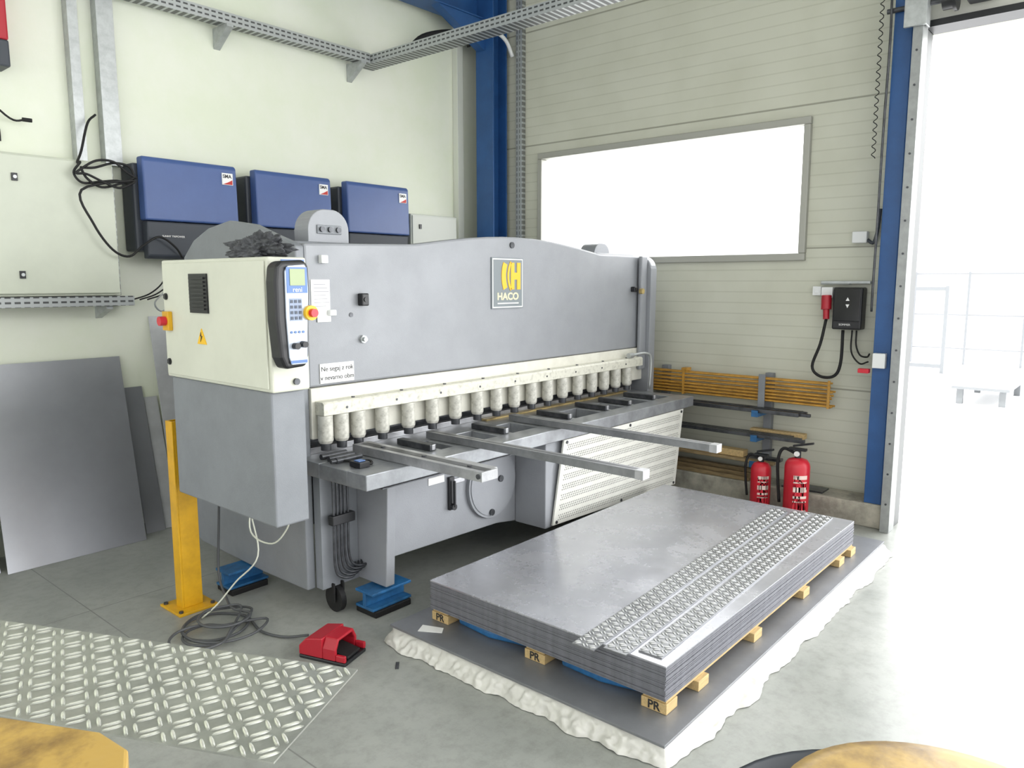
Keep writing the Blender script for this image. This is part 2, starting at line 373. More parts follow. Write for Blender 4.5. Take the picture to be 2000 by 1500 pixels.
G().box(2.17,5.33,3.5,4.1,.35,.9).obj('lower_rear_body',machd,R,bevel=.01)
G().prism([(2.90,.14),(2.87,.753),(3.178,.753),(3.25,.45),(3.30,.14)],'x',2.40,2.457).obj('leg_bracket',machg,R,bevel=.005)
G().prism([(2.97,.14),(2.97,.6),(2.70,.753),(3.15,.753),(3.3,.14)],'x',5.2,5.25).obj('leg_bracket',machg,R,bevel=.005)
G().box(2.17,2.398,3.12,3.175,.14,.753).obj('inner_panel',machd,R)
g=G(); g.cyl((3.24,2.939,.515),(3.24,2.915,.515),.205,n=48); g.cyl((3.24,2.915,.515),(3.24,2.91,.515),.19,n=48)
for (dx,dz) in ((.06,.02),(-.02,-.17)): g.cyl((3.24+dx,2.91,.515+dz),(3.24+dx,2.90,.515+dz),.02,n=12,m=1)
g.obj('flywheel_cover',[machg,darkm],R)
g=G(); g.prism([(2.885,.43),(2.885,.62),(2.925,.62),(2.925,.43)],'y',2.92,2.939); g.cyl((2.905,2.90,.45),(2.905,2.92,.45),.018,n=12); g.box(2.9,2.912,2.895,2.91,.45,.6)
g.box(2.925,3.02,2.932,2.939,.57,.60,1); g.obj('lever_unit',[black,steel],R,bevel=.004)
G().box(2.74,2.86,2.936,2.939,.60,.64).obj('warning_label',print_w,R)
g=G()
def cp(u,v):
    a=Vector((3.60,0,.752)).lerp(Vector((5.10,0,.752)),u); b=Vector((3.52,0,.235)).lerp(Vector((5.04,0,.18)),u)
    p=a.lerp(b,v); return Vector((p.x,2.66+.02*v,p.z))
q=[cp(0,0),cp(1,0),cp(1,1),cp(0,1)]
k=len(g.v); back=[p+Vector((0,.012,0)) for p in q]
g.v+=[tuple(p) for p in q+back]
for fc in ((0,1,2,3),(7,6,5,4),(0,4,5,1),(1,5,6,2),(2,6,7,3),(3,7,4,0)): g.f.append([k+i for i in fc]); g.m.append(0); g.s.append(False)
for band in range(8):
    for row in range(3):
        v=.07+band*.118+row*.026
        for i in range(74):
            u=.03+i*.0128+(row%2)*.0064
            c=cp(u,v)+Vector((0,-.0012,0)); rr=.0042
            g.face([(c.x+rr*math.cos(a*math.pi/3),c.y,c.z+rr*math.sin(a*math.pi/3)) for a in range(6)],1)
for (u,v) in ((.02,.03),(.98,.03),(.02,.97),(.98,.97),(.5,.03),(.5,.97)):
    c=cp(u,v); g.cyl((c.x,c.y,c.z),(c.x,c.y-.005,c.z),.01,n=10,m=1)
g.obj('perforated_cover',[mat('pale_grey_paint',(216,216,208),.5,0,.04,9),darkm],R,recalc=True)
G().box(3.47,3.66,2.70,2.938,.22,.752).obj('cover_bracket',machg,R,bevel=.006)
G().prism([(5.04,.752),(5.08,.752),(5.02,.22),(4.98,.22)],'y',2.70,2.938).obj('cover_bracket',machd,R,bevel=.003)
lp=G().box(3.52,3.825,3.172,3.18,1.53,1.85,0).box(3.526,3.819,3.1705,3.172,1.536,1.844,1).box(3.533,3.812,3.1695,3.1705,1.543,1.837,0).obj('logo_plate',[mat('logo_grey',(124,132,136),.4),print_w],R)
g=G(); yy=(3.166,3.1694)
hx0,hx1=3.697,3.792; bw=.034
g.prism([(hx0,1.65),(hx0,1.82),(hx0+bw,1.82),(hx0+bw,1.757),(hx1-bw,1.757),(hx1-bw,1.82),(hx1,1.82),(hx1,1.65),(hx1-bw,1.65),(hx1-bw,1.713),(hx0+bw,1.713),(hx0+bw,1.65)],'y',*yy)
def arcstrip(cx,cz,r0,r1,a0,a1):
    o=arc((cx,cz),r1,a0,a1,10); i=arc((cx,cz),r0,a1,a0,10); g.prism(o+i,'y',*yy)
arcstrip(3.83,1.735,.150,.166,146,214); arcstrip(3.83,1.735,.182,.222,157,203)
g.obj('emblem',mat('emblem_yellow',(246,188,40),.4),lp)
text('HACO',.062,(3.672,3.169,1.605),'-y',mat('print_pale_yellow',(240,228,180),.4),lp,bold=.0018,sx=1.15)
G().box(3.57,3.775,3.167,3.1694,1.560,1.567).obj('underline',print_w,lp)
sg=G().box(2.235,2.445,3.174,3.18,1.19,1.29).obj('warning_sign',print_w,R)
text('Ne segaj z rok',.034,(2.34,3.173,1.262),'-y',print_k,sg); text('v nevarno obm',.034,(2.34,3.173,1.217),'-y',print_k,sg)
pn=G().box(2.20,2.31,3.176,3.18,1.56,1.71).obj('paper_note',print_w,R)
g=G()
for i in range(7): g.box(2.215,2.285+.01*(i%3),3.1755,3.176,1.685-.018*i,1.688-.018*i)
G.obj(g,'printed_lines',mat('print_grey',(150,150,155),.6),pn)
G().box(2.23,2.31,3.173,3.1755,1.50,1.56).obj('paper_note',print_w,R)
G().box(2.25,2.29,3.15,3.18,1.79,1.83).obj('white_clip',white,R,bevel=.004)
G().box(2.29,2.33,3.15,3.18,1.53,1.56).obj('white_clip',white,R,bevel=.004)
for (x,z,w,h) in ((2.485,1.575,.045,.065),(5.16,1.62,.04,.04)):
    G().box(x,x+w,3.14,3.18,z,z+h).cyl((x+w/2,3.135,z+h/2),(x+w/2,3.14,z+h/2),.012,n=12).obj('limit_switch',black,R,bevel=.006)
G().cyl((2.51,3.18,1.40),(2.51,3.165,1.40),.022,n=6).cyl((2.51,3.165,1.40),(2.51,3.15,1.40),.012,n=12).obj('hex_plug',galv,R)
G().cyl((5.22,3.128,1.625),(5.22,3.10,1.625),.022,n=16).obj('indicator_button',brass,R)
G().cyl((3.72,3.18,1.93),(3.72,3.172,1.93),.02,n=20).obj('round_plug',darkm,R)
G().cyl((2.44,3.18,1.53),(2.44,3.176,1.53),.012,n=12).obj('round_plug',darkm,R)
def housing(x,w,zt,y0=3.27,dp=.2):
    rr=w*.42
    pts=[(x-w/2,1.85),(x-w/2,zt-rr)]+arc((x-w/2+rr,zt-rr),rr,180,95,8)+arc((x+w/2-rr,zt-rr),rr,85,0,8)+[(x+w/2,1.85)]
    g=G(); g.prism(pts,'y',y0,y0+dp)
    g.box(x-w*.3,x+w*.3,y0-.008,y0,zt-.125,zt-.08,1)
    for d in (-.2,0,.2): g.cyl((x+d*w,y0-.02,zt-.102),(x+d*w,y0-.008,zt-.102),.014,n=12,m=2)
    g.obj('adjustment_housing',[machg,machd,darkm],R,bevel=.014)
housing(2.385,.25,2.065,3.27,.12); housing(5.08,.22,2.0,3.4,.14)
G().box(2.17,2.75,3.26,3.9,1.78,1.90).obj('top_shelf',machd,R,bevel=.01)
G().box(4.8,5.33,3.26,3.9,1.78,1.915).obj('top_shelf',machd,R,bevel=.01)
for i in range(5):
    x=2.22+i*.022; y=3.08
    G().tube([(x,y,.753),(x,y,.5),(x,y,.26+.012*i),(x+.03,y-.01,.2+.01*i),(x+.1,y-.02,.19+.01*i),(x+.14,y+.02,.24)],.0065).obj('hydraulic_pipe',darkm,R)
G().box(2.20,2.34,3.06,3.10,.48,.53).obj('pipe_clamp',black,R,bevel=.004)
G().cyl((2.24,3.13,.07),(2.27,3.13,.07),.07,n=24).box(2.222,2.232,3.10,3.16,.06,.16).box(2.278,2.288,3.10,3.16,.06,.16).obj('caster_wheel',rubber,R,bevel=.003)
G().box(2.16,2.22,2.78,2.86,.831,.858).box(2.17,2.21,2.80,2.84,.858,.863,1).obj('foot_sensor',[black,print_b],R,bevel=.005)
g=G()
for i in range(3): g.cyl((2.15,2.95+i*.06,.845),(2.3,2.95+i*.06,.845),.014,n=12)
g.cyl((2.12,2.95,.845),(2.15,2.95,.845),.01,n=10); g.obj('valve_block',darkm,R)
G().tube([(2.16,2.98,.84),(2.22,2.9,.84),(2.28,2.86,.838),(2.24,2.8,.838),(2.2,2.86,.838)],.006).obj('sensor_cable',rubber,R)
# control cabinet
K=empty('control_cabinet',(1.78,3.18,1.24),R)
G().box(1.69,1.87,2.73,3.65,1.245,1.80).obj('cabinet_body',cabc,K,bevel=.008)
G().box(1.682,1.69,2.75,3.63,1.26,1.785).obj('cabinet_door',cabc,K,bevel=.003)
g=G(); g.box(1.674,1.682,3.20,3.36,1.56,1.735)
for i in range(9): g.box(1.666,1.674,3.215,3.345,1.575+i*.017,1.583+i*.017)
g.obj('vent_grille',black,K)
g=G(); g.prism([(3.235,1.42),(3.315,1.42),(3.275,1.49)],'x',1.678,1.682); g.prism([(3.275,1.475),(3.285,1.455),(3.277,1.455),(3.283,1.43),(3.265,1.457),(3.275,1.457)],'x',1.676,1.678,1)
g.obj('warning_label',[print_y,print_k],K)
G().box(1.66,1.682,3.55,3.61,1.47,1.56).cyl((1.63,3.58,1.515),(1.66,3.58,1.515),.022,n=16,m=1).obj('isolator_switch',[yellow,red],K,bevel=.003)
for z in (1.63,1.32): G().cyl((1.676,3.60,z),(1.682,3.60,z),.016,n=14).box(1.672,1.676,3.59,3.61,z-.01,z+.01).obj('door_lock',black,K)
G().cyl((1.80,2.718,1.285),(1.80,2.73,1.285),.014,n=14).obj('door_lock',darkm,K)
G().box(1.75,1.86,2.727,2.73,1.765,1.79).obj('name_label',print_b,K)
G().box(1.705,1.87,2.77,3.64,.66,1.243).obj('lower_cabinet',machd,K,bevel=.008)
G().box(1.871,2.118,3.2,3.5,.9,1.7).obj('mounting_bracket',machd,K)
K2=empty('control_pendant',(1.74,2.67,1.36),R)
pp=[(1.668,1.40),(1.655,1.55),(1.655,1.70),(1.662,1.76),(1.685,1.78),(1.79,1.787),(1.812,1.765),(1.815,1.66),(1.805,1.52),(1.80,1.40),(1.785,1.358),(1.69,1.352)]
G().prism(pp,'y',2.625,2.70).obj('pendant_body',black,K2,bevel=.014,seg=3)
fp=[(1.702,1.40),(1.694,1.56),(1.695,1.74),(1.71,1.762),(1.785,1.768),(1.797,1.75),(1.80,1.66),(1.79,1.50),(1.785,1.385),(1.775,1.37),(1.712,1.37)]
G().prism(fp,'y',2.617,2.625).obj('pendant_face',mat('face_silver',(186,195,208),.38,.2),K2,bevel=.002)
G().box(1.70,1.795,2.6155,2.617,1.655,1.757).obj('face_band',print_b,K2); G().box(1.707,1.783,2.6155,2.617,1.375,1.387).obj('face_band',print_b,K2)
G().box(1.714,1.783,2.613,2.6155,1.685,1.75).obj('display',lcd,K2)
text('reni',.028,(1.748,2.615,1.668),'-y',print_w,K2)
g=G(); g.box(1.709,1.767,2.6155,2.617,1.545,1.634)
for i in range(3):
    for j in range(4): g.box(1.713+i*.019,1.724+i*.019,2.613,2.6155,1.616-j*.022,1.628-j*.022,1)
g.obj('keypad',[mat('keypad_blue',(140,154,178),.4),mat('key_grey',(66,76,92),.4)],K2)
for i in range(4): G().cyl((1.714+i*.018,2.613,1.50),(1.714+i*.018,2.617,1.50),.005,n=10).obj('push_button',print_b,K2)
for (x,z) in ((1.726,1.445),(1.762,1.45)): G().cyl((x,2.592,z),(x,2.617,z),.013,n=16).obj('control_knob',black,K2)
G().cyl((1.802,2.60,1.575),(1.802,2.635,1.575),.03,n=24).cyl((1.802,2.58,1.575),(1.802,2.60,1.575),.017,n=20,m=1).obj('emergency_stop',[print_y,red],K2)
G().box(1.72,1.76,2.70,2.73,1.5,1.6).obj('pendant_bracket',black,K2)
for pts in ([(1.9,3.3,.66),(1.86,3.25,.5),(1.88,3.1,.47),(1.9,3.0,.56),(1.89,2.95,.66)],[(1.93,3.45,.9),(1.95,3.40,.55),(1.92,3.30,.35),(1.86,3.42,.2),(1.8,3.5,.08),(1.74,3.55,.012)]):
    G().tube(pts,.004).obj('hanging_cable',cabc,K)
def footbeam(x,y,w=.26):
    F=empty('machine_support_block',(x,y,0))
    g=G(); z0,z1=.035,.13
    g.box(x-w/2,x+w/2,y-.07,y+.07,z0,z0+.014); g.box(x-w/2,x+w/2,y-.07,y+.07,z1-.014,z1); g.box(x-w/2,x+w/2,y-.012,y+.012,z0+.014,z1-.014)
    g.obj('beam_block',blueb,F,bevel=.003)
    G().box(x-w/2+.01,x+w/2-.01,y-.08,y+.08,0,.035).obj('rubber_pad',rubber,F,bevel=.006)
    top(F,'bright blue steel I-beam block on a black rubber pad','support block','blue steel blocks under the shear')
footbeam(2.44,2.97); footbeam(2.10,3.78,.24); footbeam(5.25,3.1); footbeam(5.35,3.9)

# ---------------- rag
bm=bmesh.new(); bmesh.ops.create_icosphere(bm,subdivisions=6,radius=1)
for v in bm.verts:
    p=v.co.copy(); n1=noise.noise(p*1.8)*.5+abs(noise.noise(p*4))*.4+abs(noise.noise(p*9))*.2+noise.noise(p*18)*.04
    p*= .8+n1; v.co=Vector((p.x*.07,p.y*.19,max(0,p.z*.065+.035)))
me=bpy.data.meshes.new('rag'); bm.to_mesh(me); bm.free(); me.materials.append(grime)
for p in me.polygons: p.use_smooth=True
o=bpy.data.objects.new('rag',me); o.location=(1.78,2.95,1.801); C.objects.link(o); top(o,'crumpled dark grey striped cleaning rag on the control cabinet','rag')

# ---------------- yellow post
Y=empty('yellow_post',(1.78,3.77,0)); top(Y,'yellow steel angle guard post bolted to the floor','guard post')
g=G(); g.box(1.73,1.74,3.73,3.80,.012,1.0); g.box(1.74,1.84,3.73,3.74,.012,1.0); g.box(1.74,1.84,3.79,3.80,.012,1.0); g.obj('post',yellow,Y,bevel=.002)
g=G(); g.box(1.68,1.89,3.66,3.88,0,.012)
for a in (1.70,1.87):
    for b in (3.685,3.855): g.cyl((a,b,.012),(a,b,.022),.012,n=6,m=1)
g.obj('base_plate',[yellow,darkm],Y,bevel=.002)

# ---------------- leaning sheets
def lean(x0,x1,h,y0,y1,m,lbl,skew=0,t=.004):
    g=G(); d=Vector((0,y1-y0,h)).normalized(); n=Vector((0,-d.z,d.y))*t
    pts=[Vector((x0,y0,0)),Vector((x1,y0,0)),Vector((x1+skew,y1,h)),Vector((x0+skew,y1,h))]
    k=len(g.v); g.v+=[tuple(p) for p in pts]+[tuple(p+n+Vector((0,0,.0005))) for p in pts]
    for fc in ((0,1,2,3),(7,6,5,4),(0,4,5,1),(1,5,6,2),(2,6,7,3),(3,7,4,0)): g.f.append([k+i for i in fc]); g.m.append(0); g.s.append(False)
    return top(g.obj('metal_sheet',m),lbl,'metal sheet','metal sheets leaning on the wall')
lean(1.3,2.10,1.2,4.99,5.32,sheetd,'wide dull grey steel sheet leaning against the wall',.04)
lean(.3,1.28,1.16,5.05,5.33,sheetd,'grey steel sheet leaning beside a wider one')
lean(2.15,2.28,.98,5.10,5.335,sheetd,'narrow grey steel sheet leaning against the wall')
pale=mat('pale_sheet_steel',(206,208,210),.35,.3,.08,4)
lean(2.29,2.38,.9,5.12,5.335,pale,'narrow bright sheet offcut leaning against the wall')
lean(2.39,2.78,1.46,5.16,5.345,pale,'tall bright galvanised sheet leaning against the wall',-.03)

# ---------------- left wall equipment
E=empty('electrical_cabinet',(1.55,5.2,1.61)); top(E,'pale grey-green steel electrical cabinet above the cable tray','electrical cabinet')
ecab=mat('cabinet_pale_green',(203,208,192),.45,0,.03,3)
G().box(.9,2.10,5.12,YB-.002,1.612,2.44).obj('cabinet_body',ecab,E,bevel=.008)
G().box(.915,2.088,5.095,5.115,1.627,2.428).obj('cabinet_door',ecab,E,bevel=.006)
for z in (2.30,1.74): G().box(1.525,1.555,5.085,5.095,z-.022,z+.022).cyl((1.54,5.078,z),(1.54,5.085,z),.01,n=12,m=1).obj('door_lock',[black,galv],E)
def inverter(x0,lbl):
    I=empty('solar_inverter',(x0+.33,5.2,1.85)); kids=[]
    kids.append(G().box(x0-.03,x0+.68,5.17,YB-.004,1.9,2.47).obj('inverter_housing',invd,I,bevel=.015))
    kids.append(G().prism([(5.075,2.10),(5.085,2.49),(5.10,2.51),(5.168,2.51),(5.168,2.10)],'x',x0,x0+.66).obj('front_cover',invb,I,bevel=.014,seg=3))
    kids.append(G().prism([(5.10,1.87),(5.085,2.095),(5.168,2.095),(5.168,1.85),(5.12,1.85)],'x',x0+.01,x0+.65).obj('lower_cover',invd,I,bevel=.01))
    kids.append(G().box(x0+.545,x0+.625,5.074,5.082,2.375,2.455).prism([(x0+.55,2.378),(x0+.62,2.378),(x0+.62,2.41),(x0+.585,2.392)],'y',5.072,5.074,1).obj('logo_label',[print_w,print_r],I))
    kids.append(text('SMA',.034,(x0+.582,5.0735,2.432),'-y',print_k,I,bold=.0008))
    kids.append(text('SUNNY TRIPOWER',.018,(x0+.18,5.083,2.0),'-y',print_w,I))
    for i in range(4):
        kids.append(G().cyl((x0+.3+i*.06,5.14,1.80),(x0+.3+i*.06,5.14,1.85),.014,n=10).obj('cable_gland',black,I))
    top(I,lbl,'inverter','blue wall inverters'); return I,kids
I,kids=inverter(2.27,'blue and dark grey wall-mounted solar inverter')
for x in (3.08,3.90): copytree(I,(x-2.27,0,0),kids)
E2=empty('small_cabinet',(4.9,5.2,1.85)); top(E2,'small plain grey electrical cabinet beside the inverters','electrical cabinet')
G().box(4.62,5.2,5.13,YB-.002,1.85,2.30).obj('cabinet_body',mat('cab_grey',(190,194,186),.45),E2,bevel=.008)
G().box(4.635,5.185,5.12,5.13,1.865,2.285).obj('cabinet_door',mat('cab_grey2',(194,198,190),.45),E2,bevel=.003)
G().box(4.71,4.735,5.11,5.12,2.17,2.21).obj('door_lock',black,E2)
def trayX(x0,x1,y0,y1,z0,z1,lbl):
    g=G(); g.box(x0,x1,y0,y0+.003,z0,z1); g.box(x0,x1,y1-.003,y1,z0,z1); g.box(x0,x1,y0+.003,y1-.003,z0,z0+.003)
    g.box(x0,x1,y0,y0+.012,z1,z1+.003)
    return top(g.obj('cable_tray',slX),lbl,'cable tray')
trayX(-.5,4.24,5.17,5.265,3.50,3.575,'slotted galvanised cable tray fixed high on the wall')
trayX(.2,2.19,5.14,YB-.004,1.545,1.605,'slotted galvanised cable tray below the electrical cabinet')
g=G(); g.box(4.25,4.253,-1.0,5.346,3.50,3.575); g.box(4.40,4.403,-1.0,5.346,3.50,3.575); g.box(4.253,4.4,-1.0,5.346,3.50,3.503)
top(g.obj('cable_tray',slY),'long slotted galvanised cable tray crossing overhead','cable tray')
for x in (2.95,4.13):
    top(G().prism([(5.349,3.36),(5.349,3.499),(5.15,3.499),(5.15,3.48)],'x',x,x+.05).obj('tray_bracket',galv),'galvanised triangular bracket under the cable tray','bracket','tray brackets')
top(G().prism([(5.349,1.46),(5.349,1.544),(5.16,1.544),(5.16,1.525)],'x',2.02,2.06).obj('tray_bracket',galv),'galvanised triangular bracket under the cable tray','bracket','tray brackets')
for (x,w) in ((1.955,.06),(2.125,.105)):
    g=G(); g.box(x,x+w,5.27,5.273,2.45,ZC-.02); g.box(x,x+.003,5.273,5.348,2.45,ZC-.02); g.box(x+w-.003,x+w,5.273,5.348,2.45,ZC-.02)
    top(g.obj('cable_channel',galv,bevel=.001),'plain galvanised vertical cable channel on the wall','cable channel','vertical channels')
top(G().box(2.125,2.17,5.29,5.348,1.61,2.44).obj('mounting_rail',slZ),'slotted vertical steel mounting rail beside the cabinet','rail')
g=G()
P=[(2.07,5.25,2.75),(2.0,5.20,2.68),(1.93,5.14,2.5),(1.88,5.08,2.42)]
for i in range(26):
    a=i/26*2*math.pi*2.6; P.append((2.03+(.17+.02*math.sin(i))*math.cos(a+2.6),5.05-.002*i,2.36+.06*math.sin(a+2.6)+.025*math.cos(i*1.7)))
P+=[(1.87,5.02,2.25),(1.93,5.03,2.05),(2.03,5.03,1.9),(2.13,5.03,1.86),(2.22,5.03,1.93),(2.33,5.03,1.99),(2.44,5.05,1.93),(2.5,5.08,1.86)]
top(g.tube(P,.0075).obj('power_cable',rubber),'coiled black power cable hanging over the cabinet','cable')
top(G().tube([(1.3,5.335,2.90),(1.45,5.3,2.80),(1.6,5.28,2.66),(1.68,5.26,2.66)],.006).cyl((1.66,5.265,2.66),(1.71,5.26,2.66),.012,n=8).obj('loose_cable',rubber),'loose thin black cable end with connector','cable','loose cable ends')
top(G().tube([(1.3,5.342,2.86),(1.42,5.33,2.78),(1.52,5.33,2.66),(1.55,5.335,2.58)],.006).cyl((1.55,5.335,2.6),(1.55,5.335,2.53),.012,n=8).obj('loose_cable',rubber),'loose thin black cable end with connector','cable','loose cable ends')
g=G()
for i in range(3):
    x=2.3+i*.05; g.tube([(x+.1,5.14,1.80),(x+.09,5.15,1.7),(x+.02,5.2,1.62),(x-.1,5.2,1.58)],.005)
for i in range(2): g.tube([(2.42+i*.05,5.14,1.80),(2.45+i*.05,5.16,1.6),(2.4,5.2,1.50),(2.34,5.18,1.56),(2.44,5.16,1.66)],.005,m=1)
top(g.obj('cable_bundle',[rubber,galv]),'tangle of black and grey cables under the inverter','cables')
top(G().box(.95,1.60,5.18,YB-.002,3.08,3.45,0).box(.95,1.60,5.18,YB-.002,2.93,3.08,1).obj('wall_unit',[redp,invd],bevel=.01),'red and dark grey unit fixed high on the wall','wall unit')
top(G().tube([(4.45,5.30,3.62),(4.7,5.28,3.70),(4.9,5.24,3.88),(5.2,5.18,3.98),(5.38,5.17,3.98),(5.44,5.18,3.9)],.02).obj('overhead_cable',rubber),'thick black cable bundle sagging by the corner column','cable')

# ---------------- floor cable & pedal
g=G(); P=[(1.96,2.95,.03),(1.90,3.06,.009),(1.86,3.2,.009),(1.9,3.38,.009)]
cs=[(1.74,3.42,.15),(1.66,3.34,.11),(1.76,3.36,.19),(1.60,3.30,.13),(1.78,3.40,.12)]
for c_,(cx,cy,rr) in enumerate(cs):
    for i in range(8):
        a=.3+i/8*2*math.pi; P.append((cx+rr*math.cos(a),cy+rr*1.05*math.sin(a),.009+.011*c_))
P+=[(1.86,3.46,.05),(1.90,3.6,.06),(1.93,3.72,.15),(1.96,3.75,.4),(1.95,3.7,.62),(1.93,3.6,.9)]
top(g.tube(P,.0065,n=8).obj('floor_cable',mat('grey_cable',(80,82,84),.5)),'coiled grey pedal cable on the floor by the post','cable')
PX,PY=1.95,2.78
MM=Matrix.Translation((PX,PY,0))@Matrix.Rotation(math.radians(-72),4,'Z')
F=empty('foot_pedal',(PX,PY,0)); top(F,'red hooded foot pedal switch lying on the floor','foot pedal')
g=G()
g.box(-.10,.15,-.085,.085,0,.018,1,MM)
prof=[(-.085,.018),(-.085,.07),(-.06,.115),(.06,.115),(.085,.07),(.085,.018),(.068,.018),(.068,.065),(.050,.100),(-.050,.100),(-.068,.065),(-.068,.018)]
g.prism(prof,'x',.03,.10,0,MM)
g.prism([(-.10,.018),(-.10,.06),(-.06,.10),(.03,.115),(.03,.018)],'y',-.085,.085,0,MM)
g.box(.10,.15,-.085,-.068,.018,.05,0,MM); g.box(.10,.15,.068,.085,.018,.05,0,MM)
g.obj('pedal_guard',[redp,black],F,bevel=.006)
G().prism([(.035,.03),(.035,.055),(.14,.032),(.14,.02)],'y',-.05,.05,0,MM).obj('pedal',rubber,F,bevel=.003)

# ---------------- stack
bx0,bx1,by0,by1=2.23,4.98,1.20,2.64; BZ=.072
bund=top(G().box(bx0,bx1,by0,by1,.002,BZ).obj('wrapped_sheet_bundle',film,bevel=.004),'flat sheet bundle wrapped in crumpled whitish film on the floor','sheet bundle')
def edge(a,b,n): return [Vector(a).lerp(Vector(b),i/n) for i in range(n)]
per=edge((bx0,by1,0),(bx0,by0,0),200)+edge((bx0,by0,0),(bx1,by0,0),400)+edge((bx1,by0,0),(bx1,by1,0),160)+edge((bx1,by1,0),(bx0,by1,0),120)
g=G(); N=len(per); rows=12; k=len(g.v)
for i,p in enumerate(per):
    nx=-1 if abs(p.x-bx0)<1e-5 else (1 if abs(p.x-bx1)<1e-5 else 0); ny=-1 if abs(p.y-by0)<1e-5 else (1 if abs(p.y-by1)<1e-5 else 0)
    d=Vector((nx,ny,0)); d=d.normalized() if d.length else Vector((0,-1,0))
    s=p.x+p.y*1.7
    w=max(.02,.05+.06*noise.noise(Vector((s*1.3,3,0)))+.03*noise.noise(Vector((s*5,7,0)))+.01*noise.noise(Vector((s*20,7,0))))
    if ny==-1: w*=1.2
    for r in range(rows):
        t=r/(rows-1)
        wr=abs(noise.noise(Vector((s*9+t*1.2,t*1.5,1))))*.026+noise.noise(Vector((s*24-t*2,t*2,5)))*.011+noise.noise(Vector((s*50-t*5,t*4,9)))*.004
        env=min(1,t*3)*min(1,(1-t)*4+.15)
        z=max(.002,(BZ-.004)*(1-t)**1.1+wr*env*.9+.002)
        q=p+d*(w*t+.003+wr*env*.6); g.v.append((q.x,q.y,min(z,BZ)))
for i in range(N):
    j=(i+1)%N
    for r in range(rows-1): g.f.append([k+i*rows+r,k+j*rows+r,k+j*rows+r+1,k+i*rows+r+1]); g.m.append(0); g.s.append(True)
g.obj('loose_film_edge',film,bund)
top(G().box(bx0-.015,bx1+.015,by0-.012,by1+.015,BZ+.001,.084).obj('base_sheet',sheetbase,bevel=.001),'dark grey steel sheet lying under the pallet','metal sheet')
PL=empty('pallet',(3.5,1.9,.085)); top(PL,'light pine pallet with stamped blocks under the sheet stack','pallet')
for y in (1.33,1.91,2.49):
    G().box(2.39,4.64,y-.05,y+.05,.128,.141).obj('deck_board',wood,PL,bevel=.002)
    for x in (2.44,2.66,3.2,3.82,4.39,4.6):
        if x==2.66 and y!=1.33: continue
        if x==2.44: G().box(2.385,2.47,y-.055,y+.055,.085,.127).obj('block',wood,PL,bevel=.002)
        else: G().box(x-.045,x+.045,y-.07,y+.05,.085,.127).obj('block',wood,PL,bevel=.002)
    text('PR',.048,(2.384,y,.106),'-x',print_k,PL,bold=.001)
top(G().prism([(2.43,2.41),(2.41,2.2),(2.46,2.0),(2.9,2.0),(3.0,2.41)],'z',.0855,.12).obj('blue_foil',blueb,bevel=.01),'folded blue plastic foil tucked under the pallet','plastic foil','blue foil under the pallet')
top(G().prism([(2.43,1.80),(2.42,1.6),(2.46,1.42),(2.9,1.45),(3.0,1.80)],'z',.0855,.12).obj('blue_foil',blueb,bevel=.01),'folded blue plastic foil tucked under the pallet','plastic foil','blue foil under the pallet')
z=.1415; NS=23; t=(.281-.1415)/NS
for i in range(NS):
    dx=random.uniform(-.003,.003); dy=random.uniform(-.003,.003)
    if i==NS-1: dx=dy=0
    o=G().box(2.38+dx,4.65+dx,1.28+dy,2.55+dy,z,z+t-.0004,0).obj('steel_sheet',[sheetm if i==NS-1 else sheete])
    if i==NS-1: top(o,'smudged shiny steel sheet on top of the stack','steel sheet','stacked steel sheets')
    else: top(o,'flat grey steel sheet in a pallet stack','steel sheet','stacked steel sheets')
    z+=t
ZS=z
def checkerplate(g,Lx,W,cell,M,t=.003,la=.46,wb=.105,sep=.18,hh=1.0):
    g.box(0,Lx,0,W,0,t,0,M)
    nx=int(Lx/cell); ny=int(W/cell+.01)
    ox=(Lx-nx*cell)/2; oy=(W-ny*cell)/2
    for i in range(nx):
        for j in range(ny):
            cx=ox+(i+.5)*cell; cy=oy+(j+.5)*cell; an=math.radians(45 if (i+j)%2 else -45)
            d=Vector((math.cos(an),math.sin(an),0)); n=Vector((-d.y,d.x,0))
            for s in (-1,1):
                c=Vector((cx,cy,t))+n*s*cell*sep
                base=[];mid=[];topv=[]
                a=cell*la;b=cell*wb
                for q in range(10):
                    th=q*math.pi/5
                    base.append(c+d*a*math.cos(th)+n*b*math.sin(th)); mid.append(c+d*a*.8*math.cos(th)+n*b*.75*math.sin(th)+Vector((0,0,cell*.055*hh))); topv.append(c+d*a*.5*math.cos(th)+n*b*.35*math.sin(th)+Vector((0,0,cell*.085*hh)))
                k=len(g.v); g.v+=[tuple(M@p) for p in base+mid+topv]
                for lv in (0,10):
                    for q in range(10):
                        w=(q+1)%10; g.f.append([k+lv+q,k+lv+w,k+lv+10+w,k+lv+10+q]); g.m.append(1 if lv else 0); g.s.append(True)
                g.f.append([k+20+q for q in range(10)]); g.m.append(1); g.s.append(True)
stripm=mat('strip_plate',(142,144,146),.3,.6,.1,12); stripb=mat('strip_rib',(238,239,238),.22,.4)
def strip(x,ya,yb,Lx,W,zz,lbl):
    a=math.asin((yb-ya)/Lx); M=Matrix.Translation((x,ya-W/2,zz))@Matrix.Rotation(a,4,'Z')
    g=G(); checkerplate(g,Lx,W,W/3,M,t=.005,la=.47,wb=.12,sep=.2,hh=1.3); return top(g.obj('checker_plate_strip',[stripm,stripb],recalc=False),lbl,'checker plate','checker plate strips on the stack')
strip(2.30,1.60,1.70,2.27,.10,ZS+.0005,'narrow aluminium checker plate strip overhanging the stack')
strip(2.35,1.485,1.575,2.26,.10,ZS+.0005,'narrow aluminium checker plate strip on the sheet stack')
